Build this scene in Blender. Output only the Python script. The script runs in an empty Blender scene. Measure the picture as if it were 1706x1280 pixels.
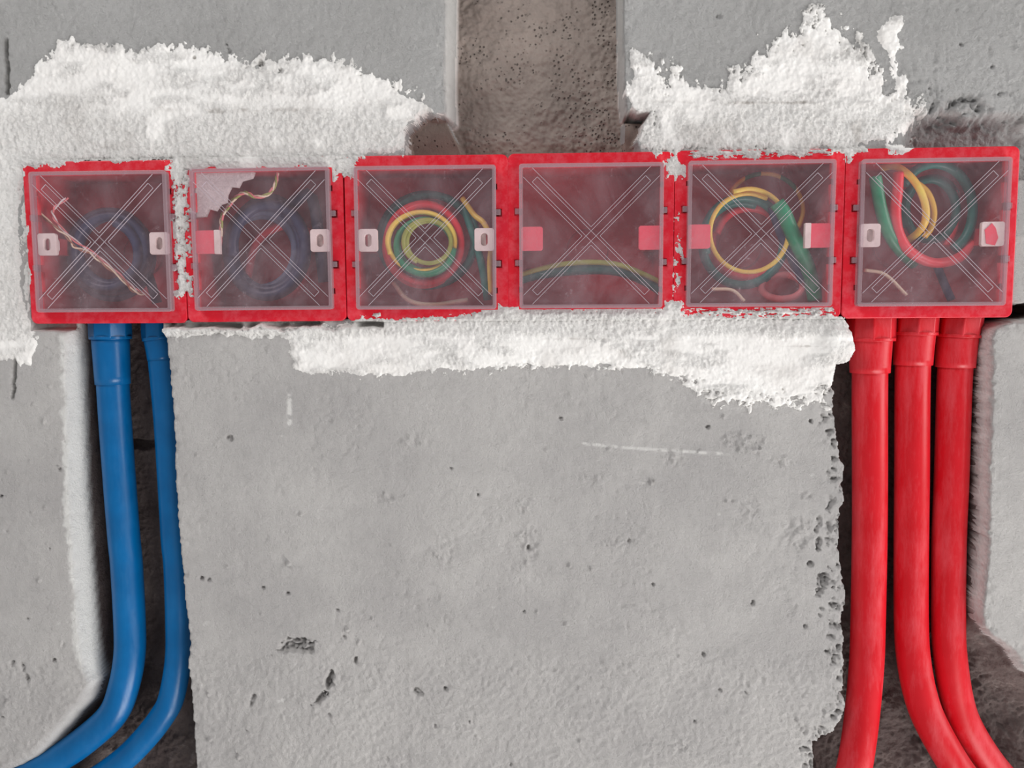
import bpy, bmesh, math, random
import numpy as np
from mathutils import Vector, Matrix

random.seed(7)
S = bpy.context.scene
COL = S.collection

# ------------------------------------------------------------------ camera
YAW, PIT, ROL, DIST, F = -0.04339, -0.08704, -0.00531, 0.41822, 1280.0
W, H = 1706, 1280
_cy, _sy, _cp, _sp = math.cos(YAW), math.sin(YAW), math.cos(PIT), math.sin(PIT)
FW = np.array([_sy*_cp, _cy*_cp, _sp]); _r = np.array([_cy, -_sy, 0.0]); _u = np.cross(_r, FW)
RT = math.cos(ROL)*_r + math.sin(ROL)*_u
UP = -math.sin(ROL)*_r + math.cos(ROL)*_u
cam = bpy.data.cameras.new('camera'); camo = bpy.data.objects.new('camera', cam); COL.objects.link(camo)
m = Matrix.Identity(4)
for i in range(3):
    m[i][0] = RT[i]; m[i][1] = UP[i]; m[i][2] = -FW[i]
m[1][3] = -DIST
camo.matrix_world = m
cam.sensor_width = 36.0; cam.lens = F/W*36.0; cam.clip_start = 0.01; cam.clip_end = 50
S.camera = camo

def U(px, py, Y=0.0):
    """point of the plane y = Y (metres) that the camera sees at a pixel"""
    px = np.asarray(px, float); py = np.asarray(py, float)
    a = (px-853)/F; b = (640-py)/F
    d = FW + a[..., None]*RT + b[..., None]*UP
    t = (Y+DIST)/d[..., 1]
    return d*t[..., None] + np.array([0, -DIST, 0])

# ------------------------------------------------------------------ light
wd = bpy.data.worlds.new('world'); S.world = wd; wd.use_nodes = True
bg = wd.node_tree.nodes['Background']; bg.inputs[0].default_value = (0.97, 0.98, 1.0, 1); bg.inputs[1].default_value = 0.33

def area(name, loc, tgt, sx, sy, power, col=(1, 1, 1)):
    l = bpy.data.lights.new(name, 'AREA'); l.shape = 'RECTANGLE'; l.size = sx; l.size_y = sy; l.energy = power; l.color = col
    o = bpy.data.objects.new(name, l); COL.objects.link(o); o.location = loc
    o.rotation_euler = (Vector(tgt)-Vector(loc)).to_track_quat('-Z', 'Y').to_euler()
    return o
area('window_light', (0.72, -0.62, -1.25), (0, 0, -0.05), 1.0, 0.6, 23, (1.0, 0.99, 0.975))
area('room_light', (-0.9, -1.0, 1.2), (0, 0, 0), 0.8, 0.7, 17, (1.0, 1.0, 1.0))
area('side_window_light', (1.6, -0.62, 0.15), (0, 0, 0), 0.8, 0.8, 17, (1.0, 1.0, 1.0))
S.view_settings.view_transform = 'Standard'; S.view_settings.look = 'None'
S.view_settings.gamma = 1; S.view_settings.use_curve_mapping = False
S.view_settings.exposure = -0.05
try: S.cycles.transparent_max_bounces = 24
except Exception: pass

# ------------------------------------------------------------------ materials
def srgb(r, g, b):
    f = lambda c: (c/255/12.92) if c/255 <= 0.04045 else ((c/255+0.055)/1.055)**2.4
    return (f(r), f(g), f(b), 1)

class M:
    def __init__(s, name):
        s.m = bpy.data.materials.new(name); s.m.use_nodes = True; s.t = s.m.node_tree; s.n = s.t.nodes
        s.p = s.n['Principled BSDF']; s.out = s.n['Material Output']
        s.tc = s.n.new('ShaderNodeTexCoord')
    def noise(s, scale, detail=6, rough=0.6, dist=0.0, vec=None):
        n = s.n.new('ShaderNodeTexNoise'); n.inputs['Scale'].default_value = scale; n.inputs['Detail'].default_value = detail
        n.inputs['Roughness'].default_value = rough; n.inputs['Distortion'].default_value = dist
        s.t.links.new(vec if vec else s.tc.outputs['Object'], n.inputs['Vector']); return n.outputs['Fac']
    def voro(s, scale, feat='F1'):
        n = s.n.new('ShaderNodeTexVoronoi'); n.feature = feat; n.inputs['Scale'].default_value = scale
        s.t.links.new(s.tc.outputs['Object'], n.inputs['Vector']); return n.outputs['Distance']
    def mapping(s, sc):
        n = s.n.new('ShaderNodeMapping'); n.inputs['Scale'].default_value = sc
        s.t.links.new(s.tc.outputs['Object'], n.inputs['Vector']); return n.outputs['Vector']
    def attr(s, name):
        n = s.n.new('ShaderNodeAttribute'); n.attribute_name = name; return n.outputs['Fac']
    def ramp(s, fac, a, b, ca=(0, 0, 0, 1), cb=(1, 1, 1, 1)):
        n = s.n.new('ShaderNodeValToRGB'); e = n.color_ramp.elements
        e[0].position = a; e[0].color = ca; e[1].position = b; e[1].color = cb
        s.t.links.new(fac, n.inputs[0]); return n.outputs[0]
    def mix(s, fac, a, b, mode='MIX'):
        n = s.n.new('ShaderNodeMix'); n.data_type = 'RGBA'; n.blend_type = mode
        for v, k in ((fac, 0), (a, 6), (b, 7)):
            if hasattr(v, 'is_output'): s.t.links.new(v, n.inputs[k])
            else: n.inputs[k].default_value = v
        return n.outputs[2]
    def math(s, op, a, b=0.0):
        n = s.n.new('ShaderNodeMath'); n.operation = op
        for v, k in ((a, 0), (b, 1)):
            if hasattr(v, 'is_output'): s.t.links.new(v, n.inputs[k])
            else: n.inputs[k].default_value = v
        return n.outputs[0]
    def bump(s, h, dist, strength=1.0, prev=None):
        n = s.n.new('ShaderNodeBump'); n.inputs['Distance'].default_value = dist; n.inputs['Strength'].default_value = strength
        s.t.links.new(h, n.inputs['Height'])
        if prev: s.t.links.new(prev, n.inputs['Normal'])
        return n.outputs[0]
    def set(s, **k):
        for a, v in k.items():
            i = s.p.inputs[{'col': 'Base Color', 'rough': 'Roughness', 'nrm': 'Normal', 'coat': 'Coat Weight', 'crough': 'Coat Roughness', 'spec': 'Specular IOR Level', 'sss': 'Subsurface Weight'}[a]]
            if hasattr(v, 'is_output'): s.t.links.new(v, i)
            else: i.default_value = v
        return s

def concrete(name, base, base2, cutc, grain=0.00022):
    q = M(name)
    big = q.noise(14, 5, .6); mid = q.noise(150, 7, .75); vert = q.noise(1, 5, .65, vec=q.mapping((160, 160, 22)))
    c = q.mix(q.ramp(big, .38, .62), base, base2)
    c = q.mix(q.math('MULTIPLY', q.ramp(mid, .50, .72), .34), c, tuple(x*.72 for x in base[:3])+(1,))
    c = q.mix(q.math('MULTIPLY', q.ramp(vert, .56, .80), .16), c, tuple(min(1, x*1.18) for x in base2[:3])+(1,))
    c = q.mix(q.attr('cut'), c, cutc)
    c = q.mix(q.attr('lime'), c, srgb(224, 221, 217))
    pit = q.ramp(q.voro(520), .02, .16)
    pm = q.ramp(q.noise(70, 3), .56, .64)
    pitm = q.math('MULTIPLY', q.math('SUBTRACT', 1.0, pit), pm)
    c = q.mix(q.math('MULTIPLY', pitm, .45), c, tuple(x*.42 for x in base[:3])+(1,))
    n = q.bump(q.noise(1300, 5, .75), grain*2.2, 1)
    n = q.bump(q.noise(640, 6, .72), grain*4.2, 1, n)
    n = q.bump(q.math('MULTIPLY', q.noise(230, 6, .65), q.ramp(q.noise(30, 3), .42, .6)), grain*4.5, .9, n)
    n = q.bump(q.math('SUBTRACT', 1.0, pitm), .0005, .6, n)
    q.set(col=c, rough=.93, nrm=n, spec=.2)
    return q.m
MAT = {}
MAT['upper'] = concrete('grey_skimmed_block', srgb(179, 177, 175), srgb(190, 188, 186), srgb(222, 220, 216), .0003)
MAT['block'] = concrete('aerated_concrete', srgb(181, 177, 175), srgb(195, 191, 188), srgb(228, 226, 222), .00024)
MAT['bed'] = None
q = M('raw_chase_concrete')
c = q.mix(q.ramp(q.noise(22, 6, .65), .35, .68), srgb(128, 114, 106), srgb(158, 144, 135))
c = q.mix(q.math('MULTIPLY', q.ramp(q.noise(140, 5, .7), .5, .75), .4), c, srgb(104, 91, 85))
vor = q.voro(430); hole = q.math('SUBTRACT', 1.0, q.ramp(vor, .12, .30)); hm = q.math('MULTIPLY', hole, q.ramp(q.noise(60, 3), .46, .56))
c = q.mix(q.math('MULTIPLY', hm, .75), c, srgb(58, 48, 44))
n = q.bump(q.noise(420, 6, .7), .0005, .8); n = q.bump(q.math('SUBTRACT', 1.0, hm), .0012, .9, n)
c = q.mix(q.attr('cut'), c, srgb(214, 208, 204))
MAT['bed'] = q.set(col=c, rough=.95, nrm=n, spec=.15).m
q = M('shade_darkened_chase_concrete')  # chase concrete again, darkened: shade of the lower chases painted into its colour
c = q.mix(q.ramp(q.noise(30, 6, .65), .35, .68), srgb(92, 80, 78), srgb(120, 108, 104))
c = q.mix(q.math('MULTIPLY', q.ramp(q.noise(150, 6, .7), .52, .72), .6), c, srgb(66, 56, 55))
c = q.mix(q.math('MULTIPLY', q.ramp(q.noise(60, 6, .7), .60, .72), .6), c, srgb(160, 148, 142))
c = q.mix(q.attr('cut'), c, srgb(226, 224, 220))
MAT['bedshade'] = q.set(col=c, rough=.95, nrm=q.bump(q.noise(380, 6, .7), .0016, 1), spec=.15).m
q = M('lime_mortar'); sm = q.math('SUBTRACT', 1.0, q.math('MULTIPLY', q.attr('smooth'), .8))
c = q.mix(q.ramp(q.noise(18, 5, .6), .35, .65), srgb(228, 224, 220), srgb(239, 236, 232))
c = q.mix(q.math('MULTIPLY', q.ramp(q.noise(160, 5, .7), .5, .75), .4), c, srgb(206, 201, 196))
c = q.mix(q.attr('stain'), c, srgb(150, 140, 132))
n = q.bump(q.math('MULTIPLY', q.noise(800, 5, .7), sm), .0007, 1); n = q.bump(q.math('MULTIPLY', q.noise(480, 5, .7, .4), sm), .0013, 1, n)
MAT['mortar'] = q.set(col=c, rough=.93, nrm=n, spec=.2).m

def plastic(name, a, b, dust, dustamt=.3, rough=.38, scratch=True, vs=(60, 60, 60)):
    q = M(name)
    c = q.mix(q.ramp(q.noise(40, 5, .6), .35, .7), a, b)
    d = q.ramp(q.noise(1, 8, .76, vec=q.mapping(vs)), .46, .70)
    c = q.mix(q.math('MULTIPLY', d, dustamt), c, dust)
    r = q.math('ADD', q.math('MULTIPLY', d, .25), rough)
    n = q.bump(q.noise(500, 4, .6), .00006, .6)
    return q.set(col=c, rough=r, nrm=n, spec=.34).m
MAT['red'] = plastic('red_box_plastic', srgb(216, 22, 40), srgb(208, 30, 50), srgb(232, 128, 138), .34, .36, vs=(90, 90, 90))
MAT['redin'] = plastic('red_box_inside', srgb(200, 30, 48), srgb(188, 28, 44), srgb(190, 120, 120), .45, .6)
MAT['redpipe'] = plastic('red_conduit', srgb(196, 16, 29), srgb(206, 24, 37), srgb(230, 104, 114), .42, .34, vs=(60, 60, 12))
MAT['bluepipe'] = plastic('blue_conduit', srgb(0, 84, 138), srgb(0, 96, 154), srgb(60, 130, 180), .08, .3, vs=(120, 120, 26))
MAT['white'] = plastic('white_tab', srgb(244, 238, 230), srgb(236, 228, 220), srgb(180, 160, 150), .4, .5)
MAT['pink'] = plastic('pink_tab', srgb(244, 84, 104), srgb(236, 72, 94), srgb(230, 150, 155), .4, .5)

def veil(name, lo, hi, tint, col):
    q = M(name)
    tr = q.n.new('ShaderNodeBsdfTransparent'); tr.inputs[0].default_value = tint
    q.set(col=col, rough=.22, spec=.5, nrm=q.bump(q.noise(60, 3), .0002, .35))
    mx = q.n.new('ShaderNodeMixShader')
    d = q.ramp(q.noise(26, 7, .68, .6), .42, .8, (lo,)*3+(1,), (hi,)*3+(1,))
    sc = q.ramp(q.noise(260, 7, .8, 1.4), .57, .68)
    sc = q.math('MULTIPLY', sc, q.ramp(q.noise(34, 3), .50, .62))
    f = q.math('ADD', d, q.math('MULTIPLY', sc, .30))
    q.t.links.new(f, mx.inputs[0]); q.t.links.new(tr.outputs[0], mx.inputs[1]); q.t.links.new(q.p.outputs[0], mx.inputs[2])
    q.t.links.new(mx.outputs[0], q.out.inputs[0])
    return q.m
MAT['lid'] = veil('frosted_lid', .06, .20, (.95, .905, .92, 1), srgb(196, 180, 186))
MAT['lidedge'] = veil('frosted_lid_edge', .26, .36, (.9, .86, .88, 1), srgb(196, 174, 180))
MAT['lidrib'] = veil('frosted_lid_rib', .38, .46, (.95, .93, .95, 1), srgb(214, 204, 210))

def wire_mat(name, rgb, rough=.4):
    q = M(name); c = q.mix(q.ramp(q.noise(90, 4), .4, .7), srgb(*rgb), srgb(*[min(255, int(v*1.12+6)) for v in rgb]))
    return q.set(col=c, rough=rough, nrm=q.bump(q.noise(300, 3), .0001, .5)).m
WM = dict(green=wire_mat('green_insulation', (0, 140, 96)), teal=wire_mat('teal_insulation', (0, 120, 108)),
          yellow=wire_mat('yellow_insulation', (248, 216, 92)), redw=wire_mat('red_insulation', (235, 50, 64)),
          navy=wire_mat('navy_insulation', (44, 62, 92)), slate=wire_mat('slate_insulation', (86, 104, 128)),
          cream=wire_mat('cream_insulation', (235, 222, 190)), rose=wire_mat('rose_insulation', (226, 130, 130)),
          brown=wire_mat('brown_insulation', (150, 100, 70)), olive=wire_mat('olive_insulation', (150, 165, 70)),
          white=wire_mat('white_insulation', (225, 220, 215)))
q = M('yellow_green_insulation')
wv = q.n.new('ShaderNodeTexWave'); wv.inputs['Scale'].default_value = 16; q.t.links.new(q.tc.outputs['Object'], wv.inputs['Vector'])
WM['striped'] = q.set(col=q.mix(q.ramp(wv.outputs['Fac'], .56, .6), srgb(240, 205, 70), srgb(40, 130, 80)), rough=.4).m

# ------------------------------------------------------------------ object helpers
def tag(o, label=None, cat=None, group=None, kind=None):
    for k, v in (('label', label), ('category', cat), ('group', group), ('kind', kind)):
        if v: o[k] = v
    return o
def empty(name, loc, parent=None):
    o = bpy.data.objects.new(name, None); COL.objects.link(o); o.location = loc; o.empty_display_size = .01
    if parent: o.parent = parent
    return o
def link(name, me, mats, parent=None, loc=None):
    o = bpy.data.objects.new(name, me); COL.objects.link(o)
    for x in (mats if isinstance(mats, (list, tuple)) else [mats]):
        if x.name not in [k.name for k in me.materials if k]: me.materials.append(x)
    if parent: o.parent = parent
    if loc is not None: o.location = loc
    return o
def outline_mesh(name, loops, half, bevel=0.0, y0=0.0, segs=2):
    """flat shape with holes, thickened along y; front faces -y. loops: lists of (x, z)"""
    cu = bpy.data.curves.new(name, 'CURVE'); cu.dimensions = '2D'; cu.fill_mode = 'BOTH'
    cu.extrude = max(half-bevel, 0); cu.bevel_depth = bevel; cu.bevel_resolution = segs; cu.offset = -bevel
    for lp in loops:
        sp = cu.splines.new('POLY'); sp.points.add(len(lp)-1); sp.use_cyclic_u = True
        for p, (x, z) in zip(sp.points, lp): p.co = (x, z, 0, 1)
    t = bpy.data.objects.new('tmp', cu); COL.objects.link(t)
    dg = bpy.context.evaluated_depsgraph_get(); me = bpy.data.meshes.new_from_object(t.evaluated_get(dg))
    bpy.data.objects.remove(t); bpy.data.curves.remove(cu)
    me.name = name; me.materials.clear()
    for v in me.vertices:
        x, y, z = v.co; v.co = (x, -z+y0, y)
    return me
def rrect(hx, hz, r, cx=0, cz=0, n=5):
    out = []
    for sx, sz, a0 in ((1, 1, 0), (-1, 1, 90), (-1, -1, 180), (1, -1, 270)):
        for k in range(n+1):
            a = math.radians(a0+90*k/n); out.append((cx+sx*(hx-r)+r*math.cos(a), cz+sz*(hz-r)+r*math.sin(a)))
    return out
def bm_mesh(name, bm, smooth=False):
    bmesh.ops.recalc_face_normals(bm, faces=bm.faces)
    me = bpy.data.meshes.new(name); bm.to_mesh(me); bm.free()
    if smooth:
        me.polygons.foreach_set('use_smooth', [True]*len(me.polygons))
    return me
def add_box(bm, x0, x1, y0, y1, z0, z1, mi=0):
    v = [bm.verts.new(p) for p in ((x0,y0,z0),(x1,y0,z0),(x1,y1,z0),(x0,y1,z0),(x0,y0,z1),(x1,y0,z1),(x1,y1,z1),(x0,y1,z1))]
    for f in ((0,1,2,3),(7,6,5,4),(0,4,5,1),(1,5,6,2),(2,6,7,3),(3,7,4,0)):
        bm.faces.new([v[i] for i in f]).material_index = mi
def smooth_path(P, n=10):
    """Catmull-Rom through points"""
    P = [np.array(p, float) for p in P]; P = [2*P[0]-P[1]]+P+[2*P[-1]-P[-2]]; out = []
    for i in range(1, len(P)-2):
        for k in range(n):
            t = k/n; a, b, c, d = P[i-1:i+3]
            out.append(.5*((2*b)+(-a+c)*t+(2*a-5*b+4*c-d)*t*t+(-a+3*b-3*c+d)*t**3))
    out.append(P[-2]); return np.array(out)
def tube_mesh(name, path, rad, sides=12, facet=False):
    path = np.asarray(path, float); n = len(path)
    rad = np.full(n, rad) if np.isscalar(rad) else np.asarray(rad)
    T = np.gradient(path, axis=0); T /= np.linalg.norm(T, axis=1)[:, None]+1e-12
    nrm = np.cross(T[0], [0.3, 1, .1]); nrm /= np.linalg.norm(nrm)
    vs = []
    for i in range(n):
        nrm = nrm-T[i]*np.dot(nrm, T[i]); nrm /= np.linalg.norm(nrm); b = np.cross(T[i], nrm)
        for k in range(sides):
            a = 2*math.pi*k/sides; vs.append(path[i]+rad[i]*(math.cos(a)*nrm+math.sin(a)*b))
    fs = [(i*sides+k, i*sides+(k+1) % sides, (i+1)*sides+(k+1) % sides, (i+1)*sides+k) for i in range(n-1) for k in range(sides)]
    fs.append(tuple(range(sides))[::-1]); fs.append(tuple((n-1)*sides+k for k in range(sides)))
    me = bpy.data.meshes.new(name); me.from_pydata([tuple(v) for v in vs], [], fs)
    if not facet: me.polygons.foreach_set('use_smooth', [True]*(len(fs)-2)+[False]*2)
    return me

# ------------------------------------------------------------------ noise and outlines (numpy)
_rng = np.random.RandomState(11); _tab = _rng.rand(512, 512)
def vn(x, y, s, o=0, asp=1.0):
    x = x/s+o*17.3; y = y/(s*asp)+o*31.7
    xi = np.floor(x).astype(int); yi = np.floor(y).astype(int); fx = x-xi; fy = y-yi
    fx = fx*fx*(3-2*fx); fy = fy*fy*(3-2*fy)
    g = lambda a, b: _tab[a & 511, b & 511]
    return (g(xi, yi)*(1-fx)+g(xi+1, yi)*fx)*(1-fy)+(g(xi, yi+1)*(1-fx)+g(xi+1, yi+1)*fx)*fy - .5
def fbm(x, y, s, oc=4, o=0, g=.55, asp=1.0):
    r = 0; a = 1; t = 0
    for k in range(oc): r = r+a*vn(x, y, s/2**k, o+k*3, asp); t += a; a *= g
    return r/t*2
def sdf(x, y, poly):
    """positive inside, pixels"""
    d = np.full(x.shape, 1e9); ins = np.zeros(x.shape, bool); n = len(poly)
    for i in range(n):
        ax, ay = poly[i]; bx, by = poly[(i+1) % n]
        ex, ey = bx-ax, by-ay; L = ex*ex+ey*ey+1e-9
        t = np.clip(((x-ax)*ex+(y-ay)*ey)/L, 0, 1)
        d = np.minimum(d, (x-ax-t*ex)**2+(y-ay-t*ey)**2)
        if ay != by:
            c = ((ay > y) != (by > y)) & (x < (bx-ax)*(y-ay)/(by-ay)+ax); ins ^= c
    return np.where(ins, 1, -1)*np.sqrt(d)
sstep = lambda t: (lambda u: u*u*(3-2*u))(np.clip(t, 0, 1))

# ------------------------------------------------------------------ layout of the box row (metres; lid fronts at y = 0)
BOX = [(-.2450, .0424, 0.0), (-.1550, .0430, .0037), (-.0648, .0429, -.0025), (.0246, .0430, -.0012), (.1144, .0433, -.0012), (.2044, .0431, .0020)]
RIMY, WALLY = .0050, .0062
HALF = .0449

# ------------------------------------------------------------------ the wall as chased-out relief
V_TOP = [(738,-900),(739,60),(737,130),(740,186),(728,189),(712,186),(700,193),(692,196),(688,203),(680,208),(672,218),(674,232),(673,262),(673,300),
         (1064,300),(1064,248),(1062,236),(1069,222),(1073,206),(1084,190),(1078,186),(1062,186),(1052,178),(1046,184),(1043,160),(1040,60),(1038,-900)]
V_LEFT = [(106,553),(109,700),(112,812),(116,880),(120,942),(126,1020),(132,1085),(138,1118),(142,1140),(128,1168),(104,1194),(80,1220),(62,1240),(45,1256),(10,1276),(-90,1310),(-900,1480),
          (-900,1800),(335,1800),(332,1400),(329,1290),(325,1240),(322,1200),(319,1160),(314,1110),(317,1072),(313,1040),(308,1000),(304,940),(300,905),(297,870),(293,800),(290,700),(284,640),(281,600),(277,566),(272,548),(270,520),(106,520)]
V_RIGHT = [(1392,520),(1410,536),(1419,556),(1422,585),(1416,601),(1404,606),(1392,609),(1389,640),(1389,700),(1395,735),(1404,775),(1407,822),(1401,850),(1397,900),(1400,950),(1408,985),(1408,1003),(1403,1040),(1406,1100),(1404,1140),
           (1408,1180),(1400,1202),(1388,1218),(1366,1232),(1354,1240),(1356,1262),(1358,1290),(1352,1400),(1352,2100),
           (2600,2100),(2600,1640),(1850,1200),(1760,1150),(1712,1112),(1690,1080),(1672,1066),(1655,1056),(1645,1040),(1641,1015),(1650,940),(1652,800),(1655,640),(1656,560),(1662,548),(1690,540),(1720,536),(1760,530),(1760,500),(1500,500)]
PITS = [(490,1076,24,11,-10,5),(515,1082,7,5,0,2.5),(548,1135,6,17,18,5.5),(531,1166,10,5,-50,4),(420,1168,3,12,20,2.5),(592,1102,3,6,0,3),(694,1152,8,5,40,3),(742,1148,3,3,0,3.5),
        (548,1192,4,2,40,2),(365,735,9,4,-35,1.6),(383,729,5,4,0,2.5),(360,744,6,3,30,1.6),(800,1232,20,4,38,1.5),(1372,966,9,14,25,4.5),(1365,985,7,6,0,4),(1388,1008,6,4,0,3.5),(1364,905,4,10,20,3),(1360,882,4,6,0,2),
        (880,912,3,4,0,2.5),(870,893,12,5,0,1),(1340,826,16,9,0,1.4),(1365,870,5,12,0,2),(1300,768,24,14,0,1.3),(1350,940,5,5,0,2.5),(1342,1044,3,3,0,2.5),(1378,1086,4,3,0,2.5),
        (38,905,3,3,0,1.5),(10,885,4,3,0,1.5),(20,1105,6,4,-60,3),(38,1112,3,8,-20,3),(45,1130,3,7,-10,2.5),(90,1100,3,3,0,2.5),(103,1074,5,8,0,1.5),(70,1120,18,10,0,1),
        (382,85,3,4,0,2.5),(376,73,2,2,0,2),(436,107,7,6,0,2.5),(468,118,4,4,0,2.5),(85,645,5,7,0,1.2),(60,655,4,3,0,1.5),(1690,75,8,12,0,1.5),(1200,1150,3,3,0,2),(1128,1245,22,9,0,1.6),(1180,1228,8,3,0,1.5),(1380,1190,18,14,0,1.6),
        (1340,1215,12,8,30,1.5),(640,1000,3,3,0,1.5),(1010,1068,3,3,0,1.8),(1100,905,4,3,0,1.2),(700,985,14,3,-15,.8),(575,980,5,3,0,1),(1220,835,4,3,0,1.5),(960,1225,5,3,30,1.2),
        (1240,738,44,20,8,1.5),(1125,762,20,18,0,1.5),(880,900,24,34,0,1.2),(1030,905,30,12,0,1.2),(1330,890,26,36,0,1.4),(1250,850,16,26,0,1.2),(985,800,26,12,0,1.1),(640,830,22,10,0,1.1),(870,840,16,24,0,1.1),
        (690,735,30,12,0,1.3),(740,920,20,30,0,1.0),(480,940,4,4,0,-1.8),(1085,805,4,4,0,-1.5),(398,1262,4,4,0,-1.6),(300,0,4,3,0,1.5)]
_pr = random.Random(3)
for _k in range(96):
    _x, _y = (_pr.uniform(300, 1400), _pr.uniform(690, 1290)) if _k < 64 else ((_pr.uniform(0, 110), _pr.uniform(640, 1200)) if _k < 78 else ((_pr.uniform(80, 1690), _pr.uniform(5, 160))))
    _s = _pr.uniform(1.6, 3.6)
    PITS.append((_x, _y, _s, _s*_pr.uniform(.6, 1.6), _pr.uniform(0, 90), _pr.choice([2.0, -.7, -.9, -1.3, 2.4])))

def calm_off(c): return (c < .5)
def wall_depth(px, py, X, Z, rims=False):
    """millimetres behind the wall's face, plus the noise-free depth and the sawn-face weight"""
    calm = 1-.85*np.maximum((px < 230)*(py > 500)*(py < 1120), (py < 190)*(px < 1100)*(px > 650))
    jx = px+fbm(px, py, 14, 3, 2)*3.6*calm; jy = py+fbm(px, py, 14, 3, 5)*3.6*calm
    dt = sdf(jx, jy, V_TOP); dl = sdf(px*.6+jx*.4, py*.6+jy*.4, V_LEFT); dr = sdf(jx, jy, V_RIGHT)
    # top channel: sloping left cheek, steep right cheek, shallow broken corners below the blocks
    wt = np.where(px < 853, 14, 5.0)
    base_t = 27*(.4*sstep(dt/wt)+.6*sstep(dt/wt*.8))
    low = sstep((py-186)/10.)
    dside = np.where(px < 853, 738+(py-186)*.50-px, px-1042)          # how far under the block corner
    corner = sstep(dside/4.)*low
    base_t = base_t*(1-corner)+np.clip(dt/4., 0, 1)*(14+4*sstep((py-200)/50.))*corner
    # left chase: rounded sawn arris on the left, broken edge at the block on the right
    leftedge = (px < 215)
    hl = np.where(leftedge, 19*np.clip(dl/(8+26*sstep((py-1120)/60.)), 0, 1)+11*sstep((dl-7)/(10+20*sstep((py-1120)/60.))), 30*sstep(dl/4.))
    hl = hl*(1-.55*sstep((py-1150)/120.)*sstep((170-px)/120.))
    lowr = sstep((py-1010)/50.)
    hr = np.where(px > 1560, (9*sstep(dr/8.)+23*sstep((dr-6)/5.))*(1-lowr)+lowr*(13*sstep(dr/20.)+19*sstep((dr-14)/60.)), 31*sstep(dr/4.))
    base = np.maximum(np.maximum(base_t, hl*(dl > 0)), hr*(dr > 0))
    base = np.maximum(base, 0)
    # soft hollow above the last box
    rec = sstep((px-1495)/50.)*sstep((py-184-fbm(px, py, 26, 4, 90)*16)/26.)*(py < 300)*(10.0+5*sstep((py-200)/40.))
    base = np.maximum(base, rec)
    # narrow gap under the boxes
    gap = 13*sstep((552+fbm(px, py, 30, 3, 8)*5-py)/7.)*sstep((py-500)/4.)*((px < 110)*(px > 52)+0.0)
    base = np.maximum(base, gap)
    # gap under the second box where the mortar bridges
    g2 = 9*sstep(1-abs(py-541-fbm(px, py*0, 30, 3, 95)*5)/8.)*(px > 275)*(px < 640)*sstep(fbm(px, py*0, 50, 3, 96)*3+.7)
    base = np.maximum(base, g2)
    bed = (base > np.where((py > 500) & (px < 230), 12, np.where((py > 500) & (px > 1560), 7, 21.5))) | ((corner > .5) & (dt > 2) & (py < 300))
    # vertical joints at the far left
    for x0, y0, x1, y1, w in ((8, 66, 13, 156, 4.5), (24, 598, 21, 664, 3.6)):
        t = np.clip((py-y0)/(y1-y0), 0, 1); cx = x0+(x1-x0)*t+vn(px*0, py, 9, 3)*3
        j = sstep((w-abs(px-cx))/2.5)*sstep((py-y0+4)/10.)*sstep((y1-py+4)/10.)
        base = base+7*j
    rough = fbm(px, py, 90, 3, 1)*.5+fbm(px, py, 11, 4, 4)*.20+fbm(px, py, 4.5, 2, 6)*.12
    rough = rough*(1-.7*(base > 2)*calm_off(calm))
    rg = sstep(fbm(px, py, 120, 3, 21)*2.2+.1)
    rough = rough+rg*np.minimum(0, fbm(px, py, 9, 3, 23)+.15)*-.9
    rough = rough+fbm(px, py, 6, 2, 30)*.36*(py < 300)
    chip = sstep((fbm(px, py, 30, 4, 91)+.1)*3)*np.exp(-((px-1590)/90.)**2-((py-172)/30.)**2)
    rough = rough+chip*(2.5+fbm(px, py, 8, 3, 92)*5)
    rough = rough+(rec > 3)*fbm(px, py, 10, 4, 93)*1.6
    rough = rough+fbm(px, py, 6, 3, 45)*.55*sstep((py-1060)/60.)
    rough = rough+sstep((34-abs(dr))/24.)*(px < 1425)*(py > 640)*np.maximum(0, fbm(px, py, 9, 3, 46)-.12)*6.
    edge = np.exp(-np.clip(np.minimum(np.minimum(abs(dt), abs(dr)), abs(dl)), 0, 50)/7.)
    rough = rough+edge*np.maximum(0, fbm(px, py, 10, 3, 9))*2.2
    bedr = fbm(px, py, 60, 4, 12)*2.2+fbm(px, py, 9, 3, 14)*.9+fbm(px, py, 4.5, 2, 15)*.5
    bedr = bedr + 3.0*(py > 990)*np.maximum(0, fbm(px, py, 40, 4, 16))*-1.5
    # a course joint crossing the left chase
    bedr = bedr + 5*sstep((9-abs(py-757-fbm(px, py, 40, 2, 18)*8))/5.)*(px < 320)
    bedr = bedr*sstep((base-19)/9.)+bedr*.12*(py < 500)+bedr*.5*lowr*(px > 1560)
    d = base+np.where(bed, bedr, rough)
    for cx, cy, rx, ry, an, dep in PITS:
        R_ = 1.6*max(rx, ry)+3; w = (abs(px-cx) < R_) & (abs(py-cy) < R_) & (base < 2)
        if not w.any(): continue
        x_, y_ = px[w], py[w]
        a = math.radians(an); u = (x_-cx)*math.cos(a)+(y_-cy)*math.sin(a); v = -(x_-cx)*math.sin(a)+(y_-cy)*math.cos(a)
        rr = (u/rx)**2+(v/ry)**2
        if dep >= 2: k = dep*sstep((1.25-rr*(1+.9*fbm(x_, y_, 7, 2, 40)))*1.6)*(.7+.9*vn(x_, y_, 4, 41))
        elif dep < 0: k = dep*sstep((1.2-rr)*1.2)
        else: k = dep*sstep(1.3-rr)*(.05+1.1*fbm(x_, y_, 8, 4, 42, .75))
        d[w] += k
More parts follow.
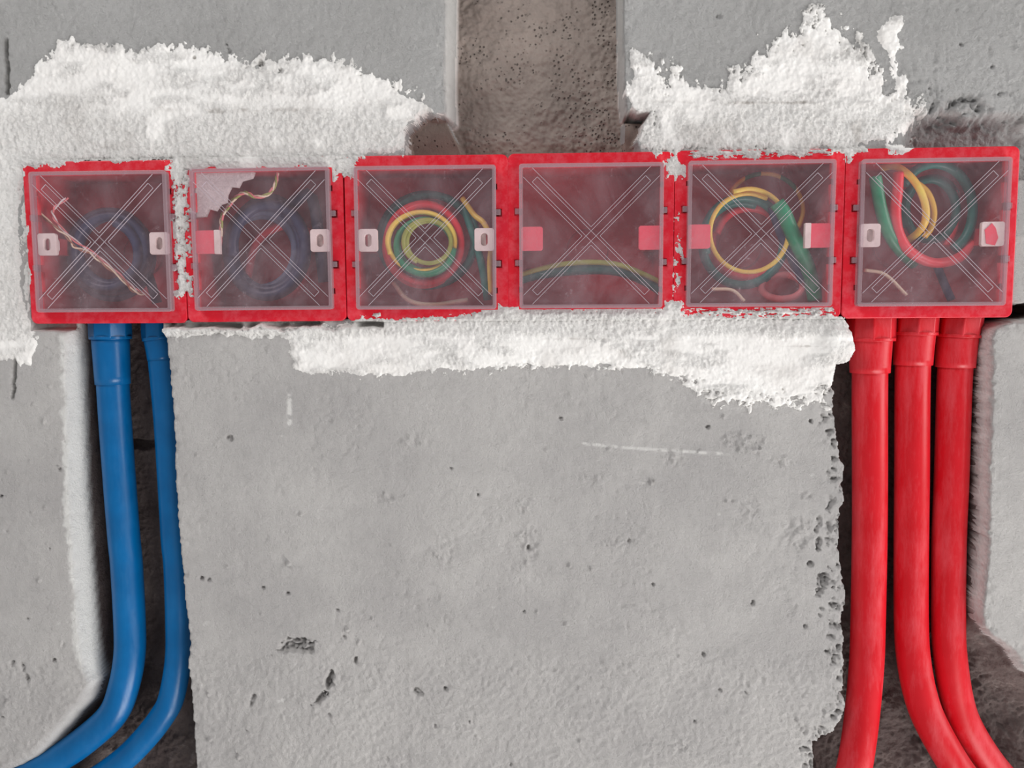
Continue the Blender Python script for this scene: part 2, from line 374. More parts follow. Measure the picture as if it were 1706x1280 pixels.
    cut = sstep((base-1.2)/2.)*sstep((27.5-base)/3.)*(1-np.where(py < 300, sstep(corner*2), 0))*(1-.8*sstep((py-np.where(px > 1500, 1005, 1120))/40.))
    cut = cut*np.where((py < 300), 1-sstep((py-218)/10.), 1)*np.where((px < 230) & (py > 500), sstep((20-base)/6.), 1)*np.where((px > 1560) & (py > 500), sstep((11-base)/4.), 1)
    lx = sstep((dl+9+fbm(px, py, 14, 4, 44)*9)/6.)*(px < 215)*sstep((py-552)/12.)*(1-sstep((py-1090)/50.))*sstep((20-base)/6.)
    cut = np.maximum(cut, lx*.8)
    row = (X > BOX[0][0]-HALF+.0012) & (X < BOX[5][0]+HALF-.0012) & (Z > .043-HALF+.0014) & (Z < .043+HALF-.0014)
    if rims:
        rimr = (X > BOX[0][0]-HALF) & (X < BOX[5][0]+HALF) & (Z > .043-HALF) & (Z < .0430+HALF)
        d = np.where(rimr, -(WALLY-RIMY)*1000, d)
    else:
        d = np.where(row, 45.0, d)
    return d, base, cut, bed, row

def grid(x0, x1, y0, y1, st):
    gx = np.arange(x0, x1+st*.5, st); gy = np.arange(y0, y1+st*.5, st)
    PX, PY = np.meshgrid(gx, gy); P = U(PX, PY, WALLY)
    return PX, PY, P
def grid_mesh(name, P, keep, attrs, mat, parent):
    """mesh of the kept quads of a grid of points"""
    h, w = P.shape[:2]
    idx = np.arange(h*w).reshape(h, w)
    q = np.stack([idx[:-1, :-1], idx[1:, :-1], idx[1:, 1:], idx[:-1, 1:]], -1)[keep]
    used = np.unique(q); rem = np.full(h*w, -1); rem[used] = np.arange(len(used)); q = rem[q]
    co = P.reshape(-1, 3)[used]; n = len(q)
    me = bpy.data.meshes.new(name); me.vertices.add(len(co)); me.vertices.foreach_set('co', co.astype(np.float32).ravel())
    me.loops.add(n*4); me.loops.foreach_set('vertex_index', q.astype(np.int32).ravel())
    me.polygons.add(n); me.polygons.foreach_set('loop_start', np.arange(0, n*4, 4, dtype=np.int32))
    me.polygons.foreach_set('use_smooth', np.ones(n, bool))
    for k, v in attrs.items():
        a = me.attributes.new(k, 'FLOAT', 'POINT'); a.data.foreach_set('value', v.ravel()[used].astype(np.float32))
    me.update(calc_edges=True)
    return link(name, me, mat, parent)

wall = tag(empty('wall_back', (0, WALLY, 0)), 'bare grey block wall with chases cut for the conduits and boxes', kind='structure')
PX, PY, P = grid(-72, 1780, -72, 1352, 2.0)
D, B, CUT, BED, ROW = wall_depth(PX, PY, P[..., 0], P[..., 2])
# thin lime film on the block faces
lime = sstep((fbm(PX, PY, 26, 5, 50)-.62)*6)*.6
def stroke(pts, w, o, thr=.0):
    dd = np.full(PX.shape, 1e9)
    for (ax, ay), (bx, by) in zip(pts[:-1], pts[1:]):
        ex, ey = bx-ax, by-ay; t = np.clip(((PX-ax)*ex+(PY-ay)*ey)/(ex*ex+ey*ey), 0, 1)
        dd = np.minimum(dd, np.hypot(PX-ax-t*ex, PY-ay-t*ey))
    return sstep((w-dd)/2.)*sstep(fbm(PX, PY, 9, 3, o)*2+.5+thr)
lime = np.maximum(lime, stroke([(972, 739), (1030, 745), (1100, 750), (1215, 757)], 3.4, 60, .35)*.8)
lime = np.maximum(lime, stroke([(482, 655), (482, 705)], 5, 61, .1))
lime = np.maximum(lime, sstep((fbm(PX, PY, 16, 5, 62)+.15)*4)*sstep((60-abs(PX-1240))/60.+.6)*sstep(1-abs(PY-650)/45.)*.9*(PX > 1120)*(PX < 1386))
vline = sstep((fbm(PX, PY, 9, 4, 63, asp=10)-.5)*3)*.22*(PY > 640)*sstep(fbm(PX, PY, 10, 3, 64)*2+.4)
lime = np.maximum(lime, vline)
lime = np.where(B > 3, 0, lime)
Pw = P.copy(); Pw[..., 1] = WALLY+D/1000
Pw[..., 1] -= WALLY           # local to the wall's empty
qc = lambda a: (a[:-1, :-1]+a[1:, :-1]+a[1:, 1:]+a[:-1, 1:])/4
cx, cyy = qc(PX), qc(PY); bedq = BED[:-1, :-1] & BED[1:, 1:]; rowq = ROW[:-1, :-1] & ROW[1:, 1:]
at = dict(cut=CUT, lime=lime)
up = cyy < 395
sel = {
 'ul': (~bedq) & up & (cx < 868), 'ur': (~bedq) & up & (cx >= 868),
 'll': (~bedq) & ~up & (cx < 190), 'cc': (~bedq) & ~up & (cx >= 190) & (cx < 1500), 'lr': (~bedq) & ~up & (cx >= 1500),
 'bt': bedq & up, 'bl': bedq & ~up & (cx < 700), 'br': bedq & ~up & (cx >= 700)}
for k, nm, mt, lb in (('ul', 'concrete_block', 'upper', 'grey block left of the top channel'), ('ur', 'concrete_block', 'upper', 'grey block right of the top channel'),
                      ('ll', 'concrete_block', 'block', 'block left of the blue conduits'), ('cc', 'concrete_block', 'block', 'large block between blue and red conduits'),
                      ('lr', 'concrete_block', 'block', 'block right of the red conduits'),
                      ('bt', 'chase_bed', 'bed', 'brown pitted bottom of the top channel'), ('bl', 'chase_bed', 'bedshade', 'rough bottom of the left chase, shade painted into its colour'), ('br', 'chase_bed', 'bedshade', 'rough bottom of the right chase, shade painted into its colour')):
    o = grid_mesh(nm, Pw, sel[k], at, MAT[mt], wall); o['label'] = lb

gx, gy, gp = grid(-800, 2500, -600, 1880, 10.0)
gd, gb, gc, gbed, grow = wall_depth(gx, gy, gp[..., 0], gp[..., 2])
gp[..., 1] = gd/1000+.0004
inside = (qc(gx) > -68) & (qc(gx) < 1776) & (qc(gy) > -68) & (qc(gy) < 1348)
gbq = gbed[:-1, :-1]
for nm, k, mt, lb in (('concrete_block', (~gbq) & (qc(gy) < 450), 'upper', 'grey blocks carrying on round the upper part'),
                      ('concrete_block', (~gbq) & (qc(gy) >= 450), 'block', 'grey blocks carrying on round the lower part'), ('chase_bed', gbq, 'bedshade', 'ends of the chases')):
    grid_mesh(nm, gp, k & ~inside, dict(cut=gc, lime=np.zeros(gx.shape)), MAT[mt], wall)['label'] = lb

# ------------------------------------------------------------------ mortar laid over wall and rims
def mortar(x0, x1, y0, y1, polys, label, st=1.5, stains=()):
    px, py, p = grid(x0, x1, y0, y1, st); X, Z = p[..., 0], p[..., 2]
    h, base, cut, bed, row = wall_depth(px, py, X, Z, rims=True)
    s = np.full(px.shape, -60.0)
    for pl, amp, sc, asp, thr in polys:
        d = sdf(px, py, pl)
        nz = fbm(px, py, sc, 5, 70, .7, asp)*amp*1.15
        s = np.maximum(s, d+nz-thr)
    # keep off the lids
    for bx, bz, ba in BOX:
        # the lid's square, seen from the camera, swung out to the wall's face
        dx = abs(X-(bx+(bx)*.0)*1.0)-.0389; dz = abs(Z-bz)-.0389
        s = np.minimum(s, np.maximum(dx, dz)*1000*2.6)
    onrim = (X > BOX[0][0]-HALF) & (X < BOX[5][0]+HALF) & (abs(Z-.043) < HALF)
    cap = np.where(onrim, .85, 1.5)
    t = np.clip(s*.12, -1.2, .9)+np.clip(s-7, 0, 60)*.012
    t = np.minimum(t, cap)
    t = t+np.where(s > 1, 1, 0)*(fbm(px, py, 60, 3, 72)*.35)
    stip = fbm(px, py, 7, 3, 74, .7, 1.6)*.75+fbm(px, py, 3.6, 2, 76)*.45
    smoothz = sstep(fbm(px, py, 60, 3, 77, asp=.4)*1.6+.75)*(~onrim)*np.where(py < 400, 1-sstep((py-160-20*vn(px, py, 60, 5))/40.), sstep((py-552)/14.))
    smoothz = np.maximum(smoothz, .9*sstep((fbm(px, py, 50, 2, 79)-.35)*3))
    t = t+stip*sstep(s/6.)*(1-.75*smoothz)
    lump = np.exp(-(((px-1392)/30.)**2+((py-572)/28.)**2)**1.3)*4.0+np.exp(-(((px-1330)/60.)**2+((py-552)/16.)**2))*1.6
    t = t+lump*(px > 1200)
    ledge = np.exp(-((py-548)/9.)**2)*2.2*(px > 268)*(px < 640)
    t = t+ledge*sstep(s/5.)
    d = np.minimum(h, 14)-t
    q = p.copy(); q[..., 1] = d/1000
    keep = (qc(s) > -3.5) & (qc(base) < 13)
    stain = np.zeros(px.shape)
    for (sx, sy, rx, ry, a) in stains:
        stain = np.maximum(stain, a*sstep((1.1-((px-sx)/rx)**2-((py-sy)/ry)**2+fbm(px, py, 14, 4, 80)*1.4)*.6))
    stain = stain*(.5+.5*sstep(fbm(px, py, 8, 3, 83)*2+.5))
    stain = np.maximum(stain, .22*sstep((fbm(px, py, 50, 5, 82)-.1)*1.6))
    o = grid_mesh('mortar_patch', q, keep, dict(stain=stain, smooth=smoothz), MAT['mortar'], wall); o['label'] = label
UL = [(-90,168),(0,170),(12,162),(30,150),(52,126),(75,118),(95,112),(96,84),(108,74),(118,82),(130,76),(150,82),(175,88),(205,98),(250,98),(300,96),(320,84),(345,80),(360,98),(380,106),(412,112),(440,116),(468,122),(500,106),(545,108),(575,112),
      (592,130),(625,126),(655,146),(690,165),(715,180),(738,190),(712,188),(698,196),(680,210),(674,222),(675,262),(672,268),(560,266),(560,300),(586,296),(586,268),(600,262),(668,261),(668,258),(590,262),(585,300),(550,304),(550,282),(310,284),(309,300),(285,300),(285,266),(270,266),(270,270),(112,268),(112,276),(46,284),(40,330),(36,345),(34,400),(38,470),(44,530),
      (56,548),(60,575),(52,612),(40,604),(30,612),(14,600),(-90,600)]
ULb = [(20,150),(60,100),(90,60),(300,66),(400,84),(560,88),(700,140),(740,180),(640,170),(500,140),(200,130),(60,170)]
UL2 = [(300,258),(600,256),(600,300),(552,300),(552,280),(310,280)]
ULs = [(282,264),(318,264),(318,330),(322,495),(288,500),(286,380)]
LR1 = [(30,330),(48,330),(54,420),(56,520),(40,530)]
mortar(-72, 762, 60, 620, [(UL, 13, 22, 1.6, 1), (ULb, 26, 15, 1.5, 13), (ULs, 28, 8, 1.3, 3), (UL2, 18, 9, .35, 4), (LR1, 12, 16, 1.5, 6)], 'white mortar smeared over the wall above the left boxes', 1.5,
       stains=((190, 245, 26, 10, .35), (370, 186, 60, 5, .7), (500, 184, 60, 4, .5), (300, 184, 30, 4, .4)))
UR = [(1040,70),(1056,78),(1062,90),(1074,112),(1090,140),(1102,148),(1112,108),(1124,98),(1134,130),(1160,150),(1200,152),(1230,152),(1250,150),(1290,134),(1312,112),(1345,104),(1375,118),(1400,104),(1425,98),(1446,128),(1466,158),(1492,164),(1530,172),(1560,184),
      (1545,198),(1520,208),(1500,222),(1497,246),(1430,250),(1412,262),(1402,252),(1386,252),(1384,258),(1142,262),(1140,290),(1108,296),(1108,262),(1096,258),(1086,252),(1066,250),(1064,236),(1072,220),(1075,206),(1086,190),(1062,184),(1046,178),(1041,150)]
URb = [(1040,70),(1075,80),(1110,85),(1130,125),(1200,146),(1225,100),(1270,62),(1325,40),(1345,0),(1372,5),(1440,60),(1490,140),(1545,165),(1540,230),(1060,230)]
URi = [(1462,40),(1476,36),(1490,24),(1504,22),(1506,40),(1498,60),(1504,80),(1494,90),(1500,120),(1512,134),(1502,158),(1490,150),(1486,110),(1470,84),(1460,60)]
B5T = [(1146,246),(1390,243),(1398,256),(1380,263),(1250,266),(1150,270)]
B6P = [(1474,240),(1528,240),(1522,250),(1502,260),(1478,258)]; B6Q = [(1418,246),(1448,246),(1446,256),(1420,258)]
B45 = [(1106,262),(1142,262),(1144,296),(1110,298)]
B45b = [(1120,330),(1142,330),(1142,500),(1112,500)]
mortar(1036, 1600, 6, 520, [(UR, 26, 18, 1.7, 5), (URb, 46, 12, 1.6, 12), (URi, 12, 14, 1.5, 0), (B5T, 16, 10, .22, 6), (B6P, 3, 10, 1, 1), (B6Q, 8, 9, .5, 1), (B45, 16, 10, 1, 4), (B45b, 18, 8, 1.3, 13)],
       'white mortar smeared over the wall above the right boxes', 1.5, stains=((1280, 172, 120, 3, .7), (1425, 215, 12, 30, .5), (1100, 170, 60, 3, .3)))
CC = [(268,552),(276,544),(300,540),(400,546),(440,540),(470,548),(520,540),(560,544),(590,536),(625,530),(660,531),(740,528),(790,520),(812,512),(828,508),(862,512),(1106,512),(1106,500),(1140,500),(1140,524),(1180,526),(1380,527),(1406,536),(1419,556),(1422,585),(1416,600),(1404,606),(1393,612),
      (1390,622),(1390,646),(1366,650),(1330,638),(1290,640),(1266,650),(1240,642),(1200,640),(1160,630),(1120,622),(1080,614),(1040,610),(1010,606),(980,612),(940,606),(900,612),(870,606),(820,612),(780,618),(740,614),(700,618),(660,624),(610,626),(560,622),(520,622),(490,612),
      (482,590),(484,565),(440,560),(420,568),(396,558),(340,556),(296,560),(276,562)]
B5B = [(1128,510),(1390,508),(1396,520),(1380,530),(1130,530)]
B3B = [(598,520),(642,518),(640,532),(600,534)]
CCb = [(500,560),(500,625),(760,622),(1000,615),(1080,622),(1150,655),(1200,684),(1290,684),(1384,684),(1386,560)]
mortar(262, 1426, 490, 700, [(CC, 9, 15, .8, 0), (CCb, 34, 12, .8, 12), (B5B, 18, 12, .2, 6), (B3B, 10, 8, 1, 5)], 'white mortar band pressed in under the row of boxes', 1.5,
       stains=((1040, 590, 22, 14, .35), (960, 565, 60, 2.5, .6), (1320, 577, 50, 2, .6)))

# ------------------------------------------------------------------ junction boxes
def frame_loops():
    a, o = .0372, .0412
    def side(sgn):
        pts = []
        zs = [(-.0297, -.0268, .0388), (-.0158, -.0118, o), (.0118, .0158, o), (.0262, .0292, .0388)]
        for z0, z1, x in zs: pts += [(sgn*a, z0), (sgn*x, z0), (sgn*x, z1), (sgn*a, z1)]
        return pts
    inner = [(a, -a)]+side(1)+[(a, a), (-a, a)]+side(-1)[::-1]+[(-a, -a)]
    return [rrect(.0448, .0448, .0035), inner]
FRAME_ME = outline_mesh('frame', frame_loops(), .0016, .0005, .0016)
bm = bmesh.new(); o_, i_, y0, y1 = .0418, .0398, .0033, .0425
add_box(bm, -o_, -i_, y0, y1, -o_, o_); add_box(bm, i_, o_, y0, y1, -o_, o_)
add_box(bm, -i_, i_, y0, y1, i_, o_); add_box(bm, -i_, i_, y0, y1, -o_, -i_); add_box(bm, -i_, i_, y1-.002, y1, -i_, i_)
BODY_ME = bm_mesh('back_box', bm)
def ring_mesh(name, r, w, t):
    L = lambda rr: [(rr*math.cos(2*math.pi*k/40), rr*math.sin(2*math.pi*k/40)) for k in range(40)]
    return outline_mesh(name, [L(r), L(r-w)], t, .0002, 0)
KO_ME = ring_mesh('knockout_ring', .0125, .0009, .0006)
TAB_ME = outline_mesh('mounting_tab', [rrect(.0053, .0061, .0014), rrect(.0019, .0034, .0018)], .0012, .0003, 0)
TABP_ME = outline_mesh('mounting_tab', [rrect(.0060, .0064, .0013)], .0012, .0003, 0)
SCR_ME = outline_mesh('screw_socket', [rrect(.0030, .0042, .0025)], .002, .0003, 0)
# lid
bm = bmesh.new(); c_, e_ = .0385, .0364
add_box(bm, -e_, e_, 0, .0009, -e_, e_, 0)
LIDPL = bm_mesh('cover', bm)
LIDED = outline_mesh('cover_edge', [rrect(c_, c_, .0016), rrect(e_, e_, .0006)], .0006, .0003, .0006)
LIDSK = outline_mesh('cover_skirt', [rrect(.0383, .0383, .0014), rrect(.0374, .0374, .001)], .0018, 0, .0012+.0018)
CLIP = outline_mesh('clip', [rrect(.0013, .0015, .0003)], .0009, .0002, 0)
def bars(lines, w, t, name):
    bm = bmesh.new()
    for (ax, az), (bx, bz) in lines:
        d = Vector((bx-ax, 0, bz-az)).normalized()*w*.5; s = Vector((-d.z, 0, d.x))
        q = [Vector((ax, 0, az))-s, Vector((bx, 0, bz))-s, Vector((bx, 0, bz))+s, Vector((ax, 0, az))+s]
        lo = [bm.verts.new(v+Vector((0, -t, 0))) for v in q]; hi = [bm.verts.new(v+Vector((0, .0001, 0))) for v in q]
        bm.faces.new(lo); bm.faces.new(hi[::-1])
        for k in range(4): bm.faces.new((lo[k], hi[k], hi[(k+1) % 4], lo[(k+1) % 4]))
    return bm_mesh(name, bm)
def diag_lines(fl, through):
    r = lambda u, v: ((u-v*fl)/math.sqrt(2), fl*(u+v*fl)/math.sqrt(2)) # u along, v across
    rr = lambda u, v: (u/math.sqrt(2)-fl*v/math.sqrt(2), fl*u/math.sqrt(2)+v/math.sqrt(2))
    wo, wi, L, Li = .0034, .0019, .0478, .0425
    out = []
    for s in (-1, 1):
        for v in (-wo, wo): out.append((rr(s*wo, v), rr(s*L, v)))
        if through:
            pass
        for v in (-wi, wi): out.append((rr(s*wi, v), rr(s*Li, v)))
        out.append((rr(s*Li, -wi), rr(s*Li, wi)))
    if through:
        for v in (-wi, wi): out.append((rr(-wi, v), rr(wi, v)))
    else:
        for v in (-wi, wi): out.append((rr(-wi, v), rr(wi, v)))
    return out
RIB = [bars(diag_lines(1, True), .00027, .0003, 'rib'), bars(diag_lines(-1, False), .00027, .0003, 'rib')]
TABS = [('wslot', 'wslot'), ('pinkwhite', 'wslot'), ('wslot', 'wslot'), ('pink', 'pink'), ('pink', 'pinkwhite'), ('wslot', 'whitepink')]
BLAB = ['red box at the row\'s left end, dark coil and thin twisted wires inside',
        'second red box from the left, mortar covering its top rim, dark coil inside',
        'red box with nested green, red and yellow wire coils, left of the plain one',
        'red box under the brown channel with pink tabs and almost no wires inside',
        'red box with one big yellow ring and a green taped bundle inside',
        'red box at the row\'s right end, above the three red conduits']
boxes = []
for i, (bx, bz, ba) in enumerate(BOX):
    b = tag(empty('junction_box', (bx, RIMY, bz)), BLAB[i], 'junction box', 'red junction boxes set in a row along the wall')
    b.rotation_euler = (0, -ba, 0); boxes.append(b)
    link('frame', FRAME_ME, MAT['red'], b); bb = link('back_box', BODY_ME, MAT['redin'], b)
    link('knockout_ring', KO_ME, MAT['redin'], bb, (0, .0400, -.003))
    for s, kd in zip((-1, 1), TABS[i]):
        x = s*.0318
        if kd == 'wslot':
            t = link('mounting_tab', TAB_ME if len(TAB_ME.materials) == 0 else TAB_ME, MAT['white'], b, (x, -.0012, -.0008)); t['label'] = 'white slotted tab'
            so = link('screw_socket', SCR_ME, MAT['white'], t, (0, .0040, 0))
        else:
            me = TABP_ME.copy(); t = link('mounting_tab', me, MAT['white' if kd == 'whitepink' else 'pink'], b, (x, -.0008, -.0008)); t['label'] = 'plain pink tab'
            if kd == 'whitepink': t['label'] = 'white tab with a torn pink patch'
            if kd == 'pinkwhite': 
                w = outline_mesh('tab_lip', [rrect(.0016, .0066, .0005)], .0014, .0002, 0); link('tab_lip', w, MAT['white'], t, (-s*.0062, 0, 0)); t['label'] = 'pink tab with a white lip'
            if kd == 'whitepink':
                w = outline_mesh('paint_patch', [[(-.0045, .002), (-.001, .0055), (.001, .003), (.0025, -.002), (.001, -.006), (-.0035, -.005)]], .0002, 0, 0); link('paint_patch', w, MAT['pink'], t, (0, -.0014, 0))
        bmk = bmesh.new(); add_box(bmk, -.0035, .0035, -.0045, .034, -.0045, .0045); br = link('tab_bracket', bm_mesh('tab_bracket', bmk), MAT['redin'], b, (s*.0362, .0050, -.0008))
    cv = link('cover', LIDPL, MAT['lid'], b, (0, -RIMY, 0)); cv['label'] = 'frosted see-through cover'
    link('cover_edge', LIDED, MAT['lidedge'], cv); link('cover_skirt', LIDSK, MAT['lidedge'], cv)
    for k in range(2): link('rib', RIB[k], MAT['lidrib'], cv)
    for sx in (-1, 1):
        for z in (-.0138, .0138): link('clip', CLIP, MAT['lidedge'], cv, (sx*.0395, .0035, z))

# ------------------------------------------------------------------ conduits
def conduit(name_lab, pts, depths, r, nut, sleeve, mat, grp):
    y_top = pts[0][1]
    P3 = [U(x, y, d) for (x, y), d in zip(pts, depths)]
    top = P3[0].copy()
    root = tag(empty('conduit_pipe', tuple(top)), name_lab, 'conduit', grp)
    path = smooth_path(P3, 14)-top
    link('pipe', tube_mesh('pipe', path, r, 32), mat, root)
    # socket sleeve and faceted collar on the pipe's upper end
    def seg(ya, yb):
        a = smooth_path(P3, 14); out = []
        z = a[:, 2]
        za, zb = U(pts[0][0], ya, depths[0])[2], U(pts[0][0], yb, depths[0])[2]
        for k in range(7):
            zz = za+(zb-za)*k/6
            j = np.interp(zz, z[::-1], np.arange(len(z))[::-1]); j0 = int(min(max(j, 0), len(z)-2)); f = j-j0
            out.append(a[j0]*(1-f)+a[j0+1]*f)
        return np.array(out)-top
    s = seg(sleeve[0], sleeve[1]); link('sleeve', tube_mesh('sleeve', s, [sleeve[2]*(1-.012*k) for k in range(7)], 32), mat, root)
    n_ = seg(nut[0], nut[1]); cl = link('collar', tube_mesh('collar', n_, nut[2], 8, True), mat, root)
    md = cl.modifiers.new('soft', 'BEVEL'); md.width = .0005; md.segments = 2
    lip = seg(nut[1]-3, nut[1]+2); link('collar_lip', tube_mesh('collar_lip', lip, nut[2]*.985, 32), mat, cl)
    return root
D0 = .0225
conduit('thick blue conduit under the first box, curving out to the left', [(183,537),(184,560),(186,600),(191,687),(200,812),(207,900),(211,942),(216,1036),(216,1090),(207,1142),(188,1190),(142,1233),(94,1264),(20,1296),(-60,1325),(-400,1412),(-860,1520)],
        [D0]*8+[.021,.0195,.018,.017,.016,.015,.015,.016,.016], .0089, (534, 563, .0116), (560, 640, .0103), MAT['bluepipe'], 'blue conduits in the left chase')
conduit('thin blue conduit beside the large block, curving out to the left', [(263,537),(264,560),(269,594),(278,687),(286,812),(291,900),(295,942),(298,1036),(297,1099),(286,1161),(271,1192),(239,1233),(198,1272),(140,1310),(60,1346),(-300,1450),(-860,1590)],
        [D0]*7+[.0225,.0215,.020,.019,.018,.017,.016,.016,.016,.016], .0076, (534, 564, .0092), (560, 600, .0084), MAT['bluepipe'], 'blue conduits in the left chase')
conduit('red conduit nearest the large block, almost straight down', [(1452,527),(1451,560),(1449,640),(1449,800),(1448.5,900),(1446,1036),(1444,1099),(1439,1161),(1432,1224),(1423,1280),(1408,1345),(1390,1500),(1384,1880)],
        [D0]*6+[.021,.019,.0165,.015,.015,.017,.017], .0094, (527, 566, .0130), (560, 621, .0114), MAT['redpipe'], 'red conduits in the right chase')
conduit('middle red conduit, curving away to the lower right', [(1526,524),(1523,560),(1520,640),(1519,800),(1518,900),(1518,1036),(1522,1099),(1534,1161),(1553,1210),(1591,1276),(1625,1318),(1680,1370),(1950,1560),(2450,1850)],
        [D0]*6+[.0215,.0185,.016,.014,.013,.013,.015,.015], .0091, (524, 556, .0122), (550, 608, .0109), MAT['redpipe'], 'red conduits in the right chase')
conduit('red conduit nearest the right block, curving to the lower right', [(1600,522),(1595,560),(1590,640),(1585,800),(1581,900),(1580,1036),(1583,1095),(1594,1165),(1612,1214),(1652,1276),(1695,1320),(1760,1362),(2000,1510),(2500,1790)],
        [D0]*7+[.0235,.0235,.0235,.0235,.0235,.0235,.0235], .0089, (522, 560, .0122), (556, 612, .0109), MAT['redpipe'], 'red conduits in the right chase')

# ------------------------------------------------------------------ wires inside the boxes
def wire(pts, Y, r, col, label, grp=None, cat='wire', name='electric_wire', closed=False, sides=8, n=8):
    ys = Y if isinstance(Y, (list, tuple)) else [Y]*len(pts)
    P3 = [U(x, y, d) for (x, y), d in zip(pts, ys)]
    a = smooth_path(P3, n); o = a.mean(0)
    ob = link(name, tube_mesh(name, a-o, r, sides), WM[col]); ob.location = o
    return tag(ob, label, cat, grp)
def coil(cx, cy, rx, ry, turns, Y0, Y1, r, col, label, start=0, drift=3, seed=0, end=None, name='wire_coil', cat='wire coil', pre=None):
    rd = random.Random(seed); pts = []; ys = []; N = int(turns*14)
    ph = [rd.uniform(0, 6.28) for _ in range(4)]
    for k in range(N+1):
        t = k/14; a = math.radians(start)+2*math.pi*t
        w = 1+.035*math.sin(a*.5+ph[0])+.02*math.sin(a*.77+ph[1]); dx = drift*math.sin(t*1.9+ph[2]); dy = drift*math.cos(t*1.3+ph[3])
        pts.append((cx+dx+rx*w*math.cos(a), cy+dy-ry*w*math.sin(a))); ys.append(Y0+(Y1-Y0)*k/N)
    if pre: pts = [p[:2] for p in pre]+pts; ys = [p[2] for p in pre]+ys
    if end: pts += [p[:2] for p in end]; ys += [p[2] for p in end]
    return wire(pts, ys, r, col, label, None, cat, name, n=4)
# mortar squeezed into the second box
mb = outline_mesh('mortar_lump', [[(-.0385,.0385),(-.004,.0385),(-.006,.034),(-.012,.0325),(-.014,.029),(-.018,.0295),(-.0205,.025),(-.021,.021),(-.0245,.020),(-.027,.0165),(-.031,.0175),(-.033,.0135),(-.0385,.013)]], .0018, .0012, .0030, 3)
link('mortar_lump', mb, MAT['mortar'], boxes[1])['label'] = 'white mortar squeezed into the upper corner'
# first box
coil(180, 420, 56, 58, 3.2, .030, .022, .0028, 'navy', 'dark blue wire coil inside the leftmost box', 20, 6, 1, pre=[(262, 505, .034)])
coil(186, 424, 62, 66, 2.2, .034, .028, .0026, 'slate', 'grey blue cable coil behind the dark one in the leftmost box', 200, 6, 2)
def twist(pts, Y, cols, labs, r=.0005, amp=1.7, per=1.1):
    base = smooth_path([(x, y, 0) for x, y in pts], 10)
    for j, (c, lb) in enumerate(zip(cols, labs)):
        P2 = [(b[0]+amp*math.cos(k*per*.35+j*2*math.pi/len(cols)), b[1]+amp*math.sin(k*per*.35+j*2*math.pi/len(cols))) for k, b in enumerate(base)]
        ys = [Y+.0007*math.sin(k*.45+j*2.1) for k in range(len(P2))]
        wire(P2[::2], ys[::2], r, c, lb, n=4, sides=6)
twist([(58,322),(68,355),(92,378),(112,395),(125,412),(150,422),(172,440),(200,462),(222,485),(242,491)], .010, ['cream', 'brown'],
      ['thin cream wire of the twisted pair crossing the leftmost box', 'thin brown wire of the twisted pair crossing the leftmost box'])
twist([(112,330),(92,345),(88,358),(102,380),(130,405),(160,425),(190,450),(214,472),(232,487)], .012, ['rose', 'white'],
      ['thin rose wire looping at the top left of the leftmost box', 'thin white wire looping at the top left of the leftmost box'])
# second box
coil(447, 412, 62, 74, 2.4, .032, .024, .0034, 'navy', 'thick dark blue wire coil inside the second box from the left', 60, 6, 3, pre=[(540, 470, .034), (520, 330, .033)])
coil(440, 420, 56, 62, 1.7, .036, .030, .0026, 'slate', 'grey blue cable loop behind the coil in the second box', 250, 5, 4)
wire([(410,470),(430,400),(480,375),(520,390)], .036, .0026, 'redw', 'short red wire seen dimly in the second box from the left')
twist([(462,288),(458,308),(446,324),(426,328),(408,321),(392,330),(380,345),(370,360),(368,385),(366,412)], .011, ['cream', 'olive', 'rose'],
      ['thin cream wire twisted across the top of the second box', 'thin olive wire twisted across the top of the second box', 'thin rose wire twisted across the top of the second box'], r=.0006, amp=1.8)
# third box
coil(712, 398, 78, 76, 2.3, .031, .024, .0022, 'teal', 'outermost teal wire coil in the third box from the left', 300, 3, 5, end=[(800, 430, .02), (812, 500, .022)])
coil(707, 408, 62, 66, 2.2, .026, .019, .0022, 'redw', 'red wire coil nested inside the teal one in the third box', 80, 2, 6)
coil(704, 404, 57, 50, 1.3, .0155, .0135, .0014, 'yellow', 'bright yellow wire ring in front in the third box', 100, 1, 7)
coil(708, 408, 47, 45, 1.6, .018, .014, .0021, 'green', 'green wire coil around the middle of the third box', 150, 2, 8)
coil(712, 402, 38, 36, 1.6, .013, .0115, .0013, 'olive', 'thin olive wire ring innermost in the third box', 40, 2, 9)
wire([(770,330),(790,358),(806,372),(818,400),(816,440),(818,490)], [.02,.018,.015,.014,.015,.02], .0016, 'yellow', 'yellow wire running down the right side of the third box')
wire([(655,470),(680,500),(720,508),(780,500)], .03, .0015, 'cream', 'cream wire lying low in the third box')
# fourth box
wire([(860,466),(885,458),(920,452),(960,448),(1005,447),(1040,452),(1075,466),(1108,486)], .024, .0036, 'teal', 'dark green wire arching across the box with pink tabs')
wire([(860,460),(900,448),(940,440),(985,437),(1030,441),(1070,456),(1108,474)], .0185, .0015, 'olive', 'yellow and green wire arching above the green one in the plain box')
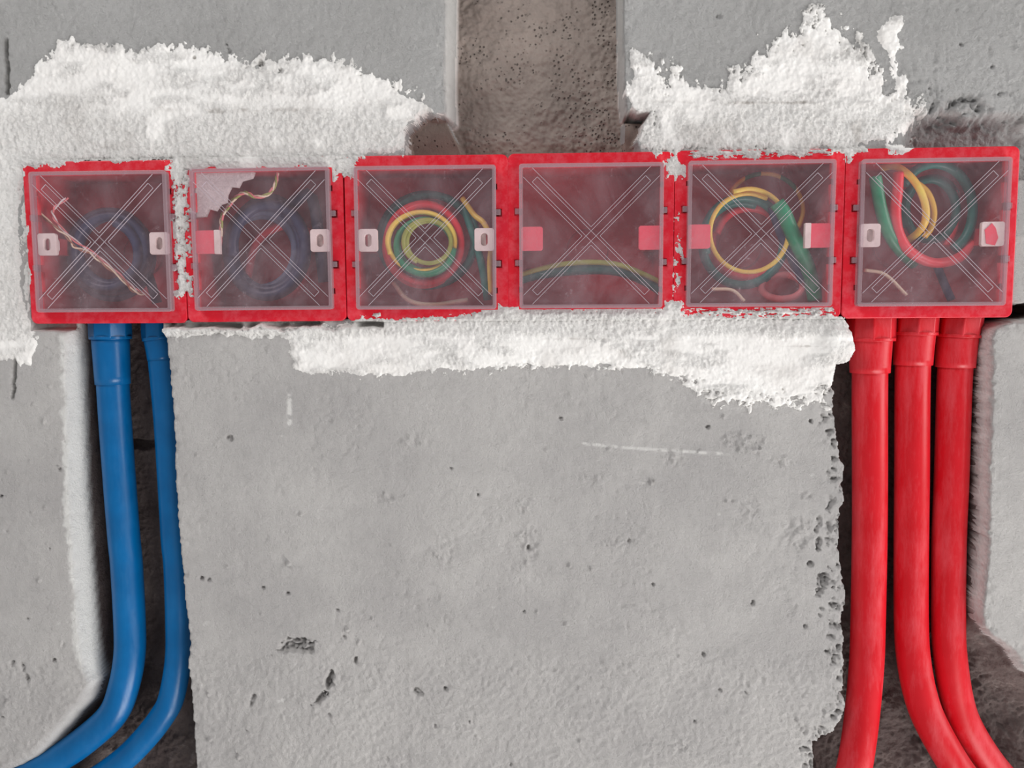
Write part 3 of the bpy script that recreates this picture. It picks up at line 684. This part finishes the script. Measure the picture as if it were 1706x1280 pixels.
# fifth box
coil(1247, 387, 66, 68, 1.15, .018, .013, .0013, 'yellow', 'bright yellow wire ring in the fifth box from the left', 60, 1.5, 10)
coil(1272, 350, 66, 62, .62, .030, .032, .0013, 'striped', 'pale yellow wire arc behind the ring in the fifth box', -30, 1, 11)
coil(1240, 404, 68, 72, 1.4, .028, .022, .0026, 'teal', 'teal wire coil behind the yellow ring in the fifth box', 70, 4, 12)
coil(1250, 400, 60, 60, 1.1, .034, .030, .0024, 'redw', 'red wire loop at the back of the fifth box', 140, 4, 13)
wire([(1294,338),(1306,356),(1318,384),(1330,410),(1344,440),(1352,470),(1358,500)], [.009,.009,.011,.014,.018,.021,.022], [0.0040*1 for _ in range(6*8+1)], 'green', 'thick green taped wire bundle slanting down the fifth box', sides=14)
wire([(1285,345),(1300,388),(1316,425),(1338,470)], .022, .0024, 'navy', 'dark wire beside the green taped bundle in the fifth box')
wire([(1186,482),(1220,484),(1240,502)], .014, .001, 'cream', 'thin pale wire curling at the bottom of the fifth box')
coil(1305, 476, 34, 20, 1.2, .026, .024, .0020, 'rose', 'dull rose loop at the bottom of the fifth box', 20, 2, 14)
# sixth box
wire([(1470,279),(1490,277),(1512,290),(1530,312),(1541,340),(1542,365),(1532,385),(1514,400)], [.022,.016,.012,.011,.011,.012,.018,.026], .0020, 'yellow', 'bright yellow wire arc in the rightmost box')
wire([(1520,300),(1545,320),(1556,350),(1552,378),(1540,395)], .017, .0016, 'striped', 'striped yellow green wire behind the yellow arc in the rightmost box')
wire([(1497,288),(1495,320),(1492,350),(1496,385),(1512,415),(1540,434),(1568,438),(1600,428),(1618,404)], [.013,.012,.012,.013,.014,.016,.018,.022,.026], .0028, 'redw', 'red wire swinging down and round in the rightmost box')
wire([(1458,294),(1462,318),(1468,350),(1480,388),(1500,418),(1522,440)], [.010,.010,.011,.013,.018,.024], .0032, 'green', 'green wire end standing at the left in the rightmost box')
coil(1560, 352, 62, 76, .62, .024, .020, .0026, 'teal', 'teal wire arc at the right in the rightmost box', -60, 1, 15)
coil(1552, 352, 44, 52, 1.5, .032, .028, .0024, 'teal', 'dark green wire loop behind the yellow arc in the rightmost box', 30, 3, 16)
wire([(1588,318),(1592,350),(1588,385),(1576,410)], .030, .0022, 'redw', 'short red wire inside the teal arc in the rightmost box')
wire([(1440,450),(1475,458),(1510,492)], .016, .0010, 'cream', 'thin pale wire low at the left in the rightmost box')
wire([(1560,440),(1572,470),(1585,500)], .026, .0022, 'navy', 'dark wire dropping to the bottom of the rightmost box')
